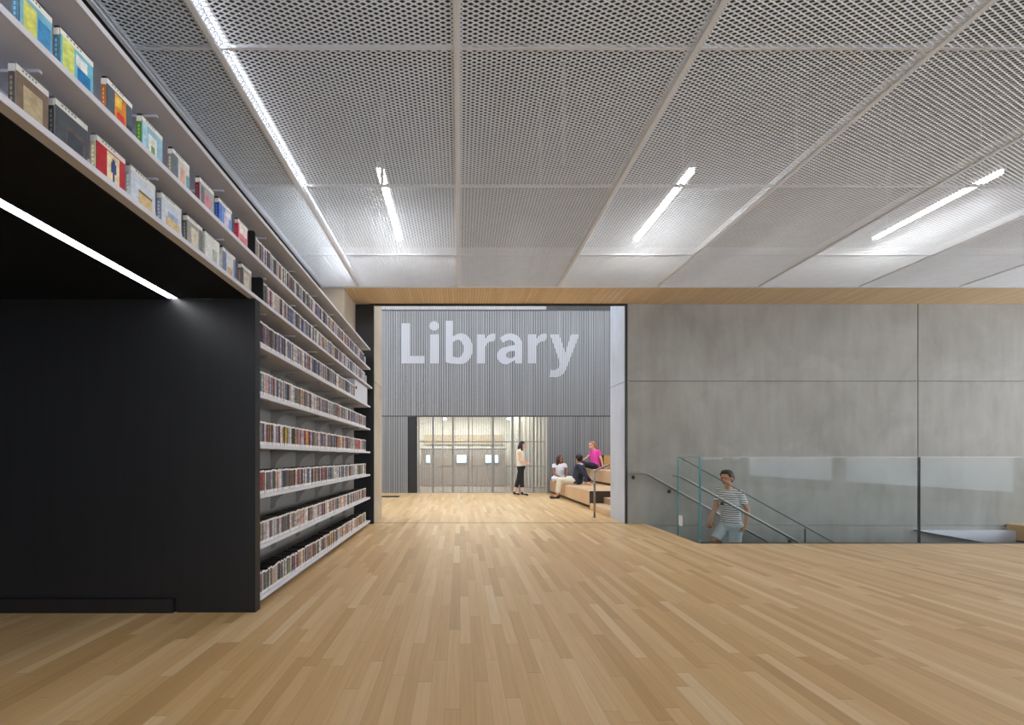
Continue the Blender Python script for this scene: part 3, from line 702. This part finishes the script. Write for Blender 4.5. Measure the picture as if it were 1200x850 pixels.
def hand(bm, wrist, d, n, side, curl=.5, sc=1):
    """d fingers direction, n palm normal, side = towards the thumb"""
    d = Vector(d).normalized(); n = Vector(n); n = (n-d*n.dot(d)).normalized(); s = d.cross(n)*side
    w = Vector(wrist)
    bas = Matrix((s, d, n)).transposed()
    sph(bm, w+d*.045*sc, (.036*sc, .052*sc, .015*sc), bas, 14)
    cap(bm, w-d*.02, w+d*.03*sc, .024*sc, .022*sc)
    for i, (off, ln) in enumerate(((.029, .070), (.010, .078), (-.010, .073), (-.029, .058))):
        b0 = w+d*.078*sc+s*off*sc
        d1 = (d*math.cos(curl*.6)+n*math.sin(curl*.6)); d2 = (d*math.cos(curl*1.6)+n*math.sin(curl*1.6))
        m1 = b0+d1*ln*.5*sc; cap(bm, b0-d*.02, m1, .0095*sc, .0085*sc); cap(bm, m1, m1+d2*ln*.5*sc, .0085*sc, .007*sc)
    t0 = w+d*.03*sc+s*.028*sc; t1 = t0+(d*.6+s*.7+n*.3).normalized()*.035*sc; cap(bm, t0, t1, .012*sc, .010*sc)
    cap(bm, t1, t1+(d*.9+s*.2+n*.3).normalized()*.03*sc, .010*sc, .008*sc)

def figure(label, base, J, skin, parts, face, up=(0, 0, 1), hs=1.0, female=True, vox=.0055):
    """J: joints in world space. face: direction the head looks. parts: clothing functions"""
    root = empty('person', base, label, 'person')
    J = {k_: Vector(v) for k_, v in J.items()}
    side = (J['shR']-J['shL']).normalized()           # L to R
    spine = (J['neck']-J['pel']).normalized(); fr = spine.cross(side).normalized()   # points to the front
    fr = -fr if fr.dot(J['front']) < 0 else fr
    f = Vector(face).normalized(); upv = Vector(up).normalized(); hsd = f.cross(upv).normalized(); upv = hsd.cross(f).normalized()
    hb = Matrix((hsd, f, upv)).transposed(); hc = J['head']
    def HP(a, b_, c): return hc+(hsd*a+f*b_+upv*c)*hs
    bm = bmesh.new()
    cw = .150 if female else .168
    sh = (J['shL']+J['shR'])/2
    loft(bm, [(J['pel']-spine*.07, side, fr, .12, .085), (J['pel'], side, fr, .155 if female else .15, .105), (J['pel']+(sh-J['pel'])*.35, side, fr, .115 if female else .135, .085),
              (J['pel']+(sh-J['pel'])*.7, side, fr, cw*.9, .105), (sh-spine*.04, side, fr, cw, .09), (sh+spine*.03, side, fr, .09, .06)])
    cap(bm, sh, J['head']-upv*.04*hs, .055, .050)
    sph(bm, HP(0, -.008, .022), (.074*hs, .093*hs, .090*hs), hb); sph(bm, HP(0, .018, -.045), (.054*hs, .062*hs, .062*hs), hb)
    sph(bm, HP(0, .045, -.085), (.026*hs, .026*hs, .02*hs), hb, 10)
    cap(bm, HP(0, .082, .008), HP(0, .094, -.026), .007*hs, .011*hs)          # nose
    cap(bm, HP(-.03, .078, .026), HP(.03, .078, .026), .011*hs, .011*hs)        # brow
    cap(bm, HP(-.016, .078, -.055), HP(.016, .078, -.055), .009*hs, .009*hs)    # lips
    for s in (-1, 1): sph(bm, HP(s*.075, -.005, -.012), (.010*hs, .02*hs, .03*hs), hb, 10)
    for S_ in 'LR':
        cap(bm, J['sh'+S_]-spine*.016, J['el'+S_], .043 if not female else .037, .037 if not female else .032)
        cap(bm, J['el'+S_], J['wr'+S_], .038 if not female else .032, .025 if not female else .022)
        cap(bm, J['hip'+S_], J['kn'+S_], .082, .056)
        kn, an = J['kn'+S_], J['an'+S_]; mid = kn.lerp(an, .3)
        cap(bm, kn, mid, .054, .053); cap(bm, mid, an, .053, .034)
        toe = J['toe'+S_]; cap(bm, an-V(0, 0, .03), toe, .032, .024); sph(bm, an-V(0, 0, .04)-(toe-an).normalized()*.02, .03)
        hd = J['hd'+S_]; hand(bm, J['wr'+S_], hd, J['pn'+S_], J['ts'+S_].x, J['cu'+S_].x, .95 if female else 1.05)
    body = link('body', bm, skin, root); remesh(body, vox, 4)
    for s in (-1, 1):
        b2 = bmesh.new(); sph(b2, HP(s*.030, .083, .010), (.011*hs, .006*hs, .006*hs), hb, 10); link('eye', b2, mat('eye', (52, 40, 36), .3), root, True)
    b2 = bmesh.new(); sph(b2, HP(0, .088, -.056), (.020*hs, .008*hs, .006*hs), hb, 10); link('mouth', b2, mat('lips', (150, 84, 78), .5), root, True)
    ctx = dict(J=J, side=side, spine=spine, fr=fr, sh=sh, HP=HP, hb=hb, cw=cw, hs=hs)
    for name, m, fn, vx, lab in parts:
        b2 = bmesh.new(); fn(b2, ctx); o = link(name, b2, m, root); remesh(o, vx, 3)
        if lab: o['label'] = lab
    return root
def shirt(lo=-.02, slv=.5, infl=.018, flare=.0, bulk=1):
    def fn(b, c):
        J, s, f, sp, sh = c['J'], c['side'], c['fr'], c['spine'], c['sh']
        pe = J['pel']+sp*lo; T = sh-pe
        loft(b, [(pe, s, f, (.16+infl+flare)*bulk, .11+infl+flare), (pe+T*.3, s, f, (.14+infl)*bulk, .10+infl), (pe+T*.65, s, f, c['cw']*.92+infl, .112+infl), (sh-sp*.035, s, f, c['cw']+infl*.6, .092+infl),
                 (sh+sp*.035, s, f, .105, .072)])
        for q in 'LR':
            a, e, w = J['sh'+q], J['el'+q], J['wr'+q]
            a = a-sp*.012; sph(b, a, (.053 if bulk == 1 else .056)+infl*.35, seg=12); cap(b, sh+sp*.012, a+sp*.006, .050, .048+infl*.3)
            if slv <= 1: p = a.lerp(e, slv); cone(b, a, p, .047+infl*.4, .048+infl*.5)
            else:
                cone(b, a, e, .048+infl*.4, .042+infl*.5); sph(b, e, .042+infl*.5, seg=12); p = e.lerp(w, slv-1); cone(b, e, p, .042+infl*.5, .032+infl*.5)
    return fn
def trousers(ln=.9, infl=.014, r2=.05, hip=.16, knee=.066):
    def fn(b, c):
        J, s, f, sp = c['J'], c['side'], c['fr'], c['spine']
        loft(b, [(J['pel']-sp*.09, s, f, .125+infl, .09+infl), (J['pel']-sp*.02, s, f, hip+infl*.6, .112+infl), (J['pel']+sp*.07, s, f, .137+infl, .098+infl*.7)])
        for q in 'LR':
            h, k_, a = J['hip'+q], J['kn'+q], J['an'+q]
            sph(b, h, .09+infl, seg=12)
            if ln <= .5: cone(b, h, h.lerp(k_, ln*2), .088+infl, knee+infl*1.6)
            else:
                cone(b, h, k_, .086+infl, knee+infl*.5); sph(b, k_, knee+infl*.5, seg=12); cone(b, k_, k_.lerp(a, (ln-.5)*2), knee+infl*.5, r2)
    return fn
def shoes(heel=0):
    def fn(b, c):
        J = c['J']
        for q in 'LR':
            a, t_ = J['an'+q], J['toe'+q]; d = (t_-a); d.z = 0; d.normalize()
            cap(b, a-V(0, 0, .045)-d*.025, t_-V(0, 0, .003)+d*.01, .036, .029); cap(b, a-V(0, 0, .03), a-V(0, 0, .055), .042, .04)
            if heel: cone(b, a-V(0, 0, .05)-d*.04, V(a.x, a.y, a.z-.05-heel)-d*.045, .02, .009)
    return fn
def hair(kind):
    def fn(b, c):
        HP, hb, hs = c['HP'], c['hb'], c['hs']
        sph(b, HP(0, -.018, .046), (.081*hs, .091*hs, .080*hs), hb)
        if kind == 'short':
            sph(b, HP(0, -.045, .005), (.084*hs, .062*hs, .080*hs), hb); sph(b, HP(0, .028, .092), (.062*hs, .054*hs, .034*hs), hb)
            for s in (-1, 1): sph(b, HP(s*.058, .012, .05), (.024*hs, .040*hs, .045*hs), hb, 12)
        if kind == 'long':
            sph(b, HP(0, -.06, -.03), (.085*hs, .065*hs, .10*hs), hb); cap(b, HP(0, -.075, -.05), HP(0, -.09, -.23), .065*hs, .045*hs)
            for s in (-1, 1): cap(b, HP(s*.07, -.02, .0), HP(s*.085, .0, -.22), .035*hs, .028*hs)
        if kind == 'bob':
            for s in (-1, 1):
                for (x, y, z, r) in ((.072, -.02, .04, .046), (.092, -.035, -.02, .05), (.10, -.045, -.08, .05), (.09, -.06, -.14, .045)): sph(b, HP(s*x, y, z), r*hs, seg=12)
            sph(b, HP(0, -.07, -.06), (.09*hs, .06*hs, .11*hs), hb)
        if kind == 'tail':
            sph(b, HP(0, -.06, -.01), (.075*hs, .06*hs, .075*hs), hb); sph(b, HP(0, -.115, .01), .035*hs, seg=12)
            cap(b, HP(0, -.12, .0), HP(0, -.15, -.10), .034*hs, .04*hs); cap(b, HP(0, -.15, -.10), HP(0, -.125, -.22), .04*hs, .018*hs)
    return fn
def skinmat(n_, c): return mat(n_, c, .5, 0, .05, 25)
SK1 = skinmat('light skin', (206, 160, 134)); SK2 = skinmat('brown skin', (140, 92, 66)); SK3 = skinmat('tan skin', (184, 132, 102)); SK4 = skinmat('fair skin', (226, 176, 152))
HBK = mat('black hair', (20, 17, 18), .45, 0, .3, 60, .4, 120); HRB = mat('red brown hair', (66, 32, 24), .5, 0, .4, 50, .5, 90); HBL = mat('auburn blonde hair', (172, 116, 70), .5, 0, .3, 60, .4, 100); HDK = mat('dark brown hair', (36, 26, 22), .5, 0, .3, 60, .4, 120)

def cm(**k): return k
# --- man on the stairs (facing left, towards the camera a little)
Y = 6.42
def PX(px, py, y): x, z = XZ(px, py, Y); return (x*y/Y if False else x, y, z)
f_ = V(-.90, -.43, 0).normalized(); l_ = V(.43, -.90, 0)  # his left: towards camera and right
pel = V(4.20, Y, .09); shc = V(4.17, Y, .585)
J = dict(pel=pel, front=f_, shL=shc+l_*.165+V(0.0, 0, -.01), shR=shc-l_*.155+V(0, 0, .015), neck=V(4.155, Y, .66), head=V(4.118, Y-.02, .795),
         hipL=pel+l_*.08-V(0, 0, .03), hipR=pel-l_*.08-V(0, 0, .03))
J.update(elL=V(4.32, Y-.19, .325), wrL=V(4.27, Y-.23, .105), hdL=V(-.5, -.1, -1), pnL=V(-.9, .2, 0), tsL=V(1, 0, 0), cuL=V(.75, 0, 0))
J.update(elR=V(4.05, Y+.14, .335), wrR=V(3.93, Y+.08, .155), hdR=V(-.3, -.1, -1), pnR=V(.6, .5, 0), tsR=V(1, 0, 0), cuR=V(.6, 0, 0))
J.update(knR=V(4.02, Y+.03, -.19), anR=V(4.16, Y+.06, -.605), toeR=V(4.035, Y+.02, -.655), knL=V(4.20, Y-.12, -.27), anL=V(4.50, Y-.10, -.70), toeL=V(4.40, Y-.14, -.82))
J['knR'] = V(3.98, Y+.05, -.18); J['knL'] = V(4.19, Y-.08, -.27)
ms = mat('navy striped white cotton', (222, 222, 224), .8)
nt = ms.node_tree; b_ = nt.nodes['Principled BSDF']; tc = nt.nodes.new('ShaderNodeTexCoord'); sp_ = nt.nodes.new('ShaderNodeSeparateXYZ'); nt.links.new(tc.outputs['Object'], sp_.inputs[0])
sv = math_node(nt, 'GREATER_THAN', math_node(nt, 'FRACT', math_node(nt, 'MULTIPLY', sp_.outputs[2], 31.0)), .66)
mx = nt.nodes.new('ShaderNodeMix'); mx.data_type = 'RGBA'; nt.links.new(sv, mx.inputs[0]); mx.inputs[6].default_value = (*lin((222, 222, 224)), 1); mx.inputs[7].default_value = (*lin((62, 64, 84)), 1)
nt.links.new(mx.outputs[2], b_.inputs['Base Color'])
figure('person in striped t-shirt and pale blue shorts walking up the stairs', (4.2, Y, -.68), J, SK3,
       [('shirt', ms, shirt(.03, .62, .010, 0, .9), .007, None), ('shorts', mat('pale blue cotton', (184, 194, 200), .8, 0, .06, 12, .3, 60), trousers(.46, .008, .05, .15, .07), .007, None),
        ('hair', HDK, hair('short'), .006, None), ('shoes', mat('white trainers', (200, 200, 200), .6), shoes(), .007, None)], (-.86, -.5, -.06), female=False, hs=1.06)
# --- woman standing at the slat screen
Y = 12.2; s_ = Y/F
def W(px, py, y=0): x, z = XZ(px, py, Y); return V(x, Y+y, z)
f_ = V(.92, -.38, 0).normalized(); l_ = V(.38, .92, 0).normalized()*1
pel = V(1.80, Y, .86); shc = V(1.77, Y, 1.30)
J = dict(pel=pel, front=f_, shL=shc+l_*.165, shR=shc-l_*.165, neck=shc+V(0, 0, .07), head=V(1.84, Y, 1.475), hipL=pel+l_*.085-V(0, 0, .03), hipR=pel-l_*.085-V(0, 0, .03))
J.update(elR=V(1.72, Y-.20, 1.03), wrR=V(1.95, Y-.15, .93), hdR=V(.9, .25, -.15), pnR=V(0, 1, -.2), tsR=V(1, 0, 0), cuR=V(.8, 0, 0))
J.update(elL=V(1.86, Y+.19, 1.04), wrL=V(1.99, Y+.0, .96), hdL=V(.7, -.5, -.3), pnL=V(-.2, -.6, -.7), tsL=V(1, 0, 0), cuL=V(.8, 0, 0))
J.update(knR=V(1.80, Y-.08, .48), anR=V(1.82, Y-.12, .115), toeR=V(1.95, Y-.16, .035), knL=V(1.74, Y+.07, .47), anL=V(1.62, Y+.06, .11), toeL=V(1.73, Y+.02, .035))
figure('person standing in cream sleeveless top and black cropped trousers, hands clasped', (1.78, Y, 0), J, SK4,
       [('top', mat('cream cotton', (232, 222, 200), .8, 0, .04, 12, .2, 50), shirt(.0, .12, .016, .015), .007, None), ('trousers', mat('black cloth', (24, 26, 30), .8), trousers(.83, .012, .062, .155), .007, None),
        ('hair', HBK, hair('long'), .006, None), ('shoes', mat('black leather', (22, 20, 20), .4), shoes(.035), .006, 'black heeled shoes')], (.95, -.3, -.05))
# --- cross-legged woman
Y = 12.45; Zt = .386
c0 = V(2.99, Y, Zt)
pel = c0+V(0, .05, .12); shc = c0+V(0, .0, .50)
J = dict(pel=pel, front=V(0, -1, 0), shR=shc+V(-.165, 0, 0), shL=shc+V(.165, 0, 0), neck=shc+V(0, 0, .07), head=shc+V(.02, -.02, .175), hipR=pel+V(-.09, -.03, -.03), hipL=pel+V(.09, -.03, -.03))
J.update(knR=c0+V(-.25, -.30, .10), anR=c0+V(.07, -.40, .075), toeR=c0+V(.19, -.38, .045), knL=c0+V(.27, -.30, .11), anL=c0+V(-.07, -.30, .075), toeL=c0+V(-.19, -.30, .045))
J.update(elR=c0+V(-.20, -.08, .24), wrR=c0+V(-.07, -.28, .17), hdR=V(.6, -.6, -.2), pnR=V(.2, 0, -1), tsR=V(1, 0, 0), cuR=V(.4, 0, 0), elL=c0+V(.21, -.08, .24), wrL=c0+V(.10, -.28, .17), hdL=V(-.6, -.6, -.2), pnL=V(-.2, 0, -1), tsL=V(-1, 0, 0), cuL=V(.4, 0, 0))
WH = mat('white cotton', (226, 226, 230), .8, 0, .03, 12, .2, 50)
figure('person sitting cross-legged in white top and white trousers on the lowest bleacher step', tuple(c0), J, SK2,
       [('top', WH, shirt(-.02, .30, .014), .007, None), ('trousers', mat('white trouser cloth', (222, 222, 226), .8, 0, .03, 12, .2, 50), trousers(.93, .012, .045, .165), .007, None), ('hair', HRB, hair('bob'), .006, 'red brown curly hair'),
        ('shoes', mat('tan sandals', (120, 84, 60), .6), shoes(), .006, None)], (.62, -.72, .1))
# --- person in navy jacket, back turned, leaning on the arms
Y = 11.15
c0 = V(3.13, Y, Zt)
pel = c0+V(.02, 0, .11); shc = c0+V(.10, .0, .50)
f_ = V(-.80, .60, 0).normalized(); r_s = V(.60, .80, 0).normalized()     # right side points away from camera
J = dict(pel=pel, front=f_, shR=shc+r_s*.19, shL=shc-r_s*.19, neck=shc+V(-.01, 0, .07), head=shc+V(-.03, .02, .19), hipR=pel+r_s*.09+V(-.03, 0, -.02), hipL=pel-r_s*.09+V(-.03, 0, -.02))
J.update(knR=V(2.74, Y+.26, .50), anR=V(2.66, Y+.22, .10), toeR=V(2.50, Y+.26, .035), knL=V(2.72, Y-.02, .50), anL=V(2.62, Y-.04, .10), toeL=V(2.46, Y+.0, .035))
J.update(elL=V(3.32, Y-.25, .62), wrL=V(3.30, Y-.30, .44), hdL=V(.5, -.4, -.25), pnL=V(0, 0, -1), tsL=V(1, 0, 0), cuL=V(.25, 0, 0), elR=V(3.42, Y+.14, .62), wrR=V(3.56, Y+.08, .44), hdR=V(.8, .1, -.2), pnR=V(0, 0, -1), tsR=V(-1, 0, 0), cuR=V(.25, 0, 0))
figure('person with short black hair in navy jacket and cream trousers, leaning back', tuple(c0), J, SK3,
       [('jacket', mat('navy cloth', (40, 44, 62), .8, 0, .12, 12, .3, 50), shirt(-.07, 1.82, .034, 0, 1.1), .007, None), ('trousers', mat('cream trouser cloth', (216, 206, 184), .8, 0, .05, 12, .2, 50), trousers(.92, .016, .06), .007, None),
        ('hair', HBK, hair('short'), .006, None), ('shoes', mat('black shoes', (20, 20, 26), .5), shoes(), .007, None), ('collar', mat('white collar', (226, 226, 226), .8), lambda b, c: loft(b, [(c['sh']+c['spine']*.03, c['side'], c['fr'], .082, .076), (c['sh']+c['spine']*.075, c['side'], c['fr'], .066, .066)]), .006, 'white collar')], (-.30, .95, .04), female=False, hs=1.04)
# --- woman in pink on the upper tier
Y = 12.3; Zt2 = .7625
c0 = V(4.0, Y, Zt2)
pel = c0+V(0, 0, .11); shc = c0+V(.01, 0, .53)
f_ = V(-.95, -.3, 0).normalized(); l_ = V(.3, -.95, 0).normalized()
J = dict(pel=pel, front=f_, shL=shc+l_*.165, shR=shc-l_*.165, neck=shc+V(-.02, 0, .07), head=shc+V(-.10, -.0, .18), hipL=pel+l_*.09+V(-.02, 0, -.02), hipR=pel-l_*.09+V(-.02, 0, -.02))
J.update(knL=V(3.60, Y-.13, .93), anL=V(3.46, Y-.13, .49), toeL=V(3.32, Y-.16, .425), knR=V(3.60, Y+.12, .95), anR=V(3.50, Y+.12, .49), toeR=V(3.36, Y+.1, .425))
J.update(elL=V(4.13, Y-.20, 1.05), wrL=V(4.19, Y-.16, .815), hdL=V(.8, -.1, -.22), pnL=V(0, 0, -1), tsL=V(1, 0, 0), cuL=V(.2, 0, 0), elR=V(3.82, Y+.16, 1.10), wrR=V(3.66, Y+.10, 1.03), hdR=V(-.9, -.1, -.2), pnR=V(0, 0, -1), tsR=V(1, 0, 0), cuR=V(.5, 0, 0))
figure('person in bright pink t-shirt and dark trousers sitting on the upper bleacher step', tuple(c0), J, SK4,
       [('shirt', mat('bright pink cotton', (232, 72, 168), .8, 0, .06, 12, .2, 50), shirt(-.04, .5, .018, .01), .007, None), ('trousers', mat('dark indigo cloth', (34, 32, 48), .8), trousers(.93, .012, .048), .007, None),
        ('hair', HBL, hair('tail'), .006, 'auburn ponytail'), ('shoes', mat('dark shoes', (30, 28, 30), .5), shoes(), .007, None)], (-.97, -.2, .02))

# ------------------------------------------------------------ light, world, camera
w = bpy.data.worlds.new('World'); bpy.context.scene.world = w; w.use_nodes = True
bg = w.node_tree.nodes['Background']; bg.inputs[0].default_value = (.86, .92, 1.0, 1); bg.inputs[1].default_value = 4.0
cam_d = bpy.data.cameras.new('Camera'); cam = bpy.data.objects.new('Camera', cam_d); C.objects.link(cam)
cam.location = (0, 0, H); cam.rotation_euler = (math.pi/2, 0, 0)
cam_d.sensor_width = 36; cam_d.sensor_fit = 'HORIZONTAL'; cam_d.lens = 36*F/1200
cam_d.shift_x = (600-CX)/1200; cam_d.shift_y = (CY-425)/1200; cam_d.clip_start = .05; cam_d.clip_end = 200
sc_ = bpy.context.scene; sc_.camera = cam
vs = sc_.view_settings; vs.view_transform = 'Standard'; vs.look = 'None'; vs.exposure = .25; vs.gamma = 1; vs.use_curve_mapping = False
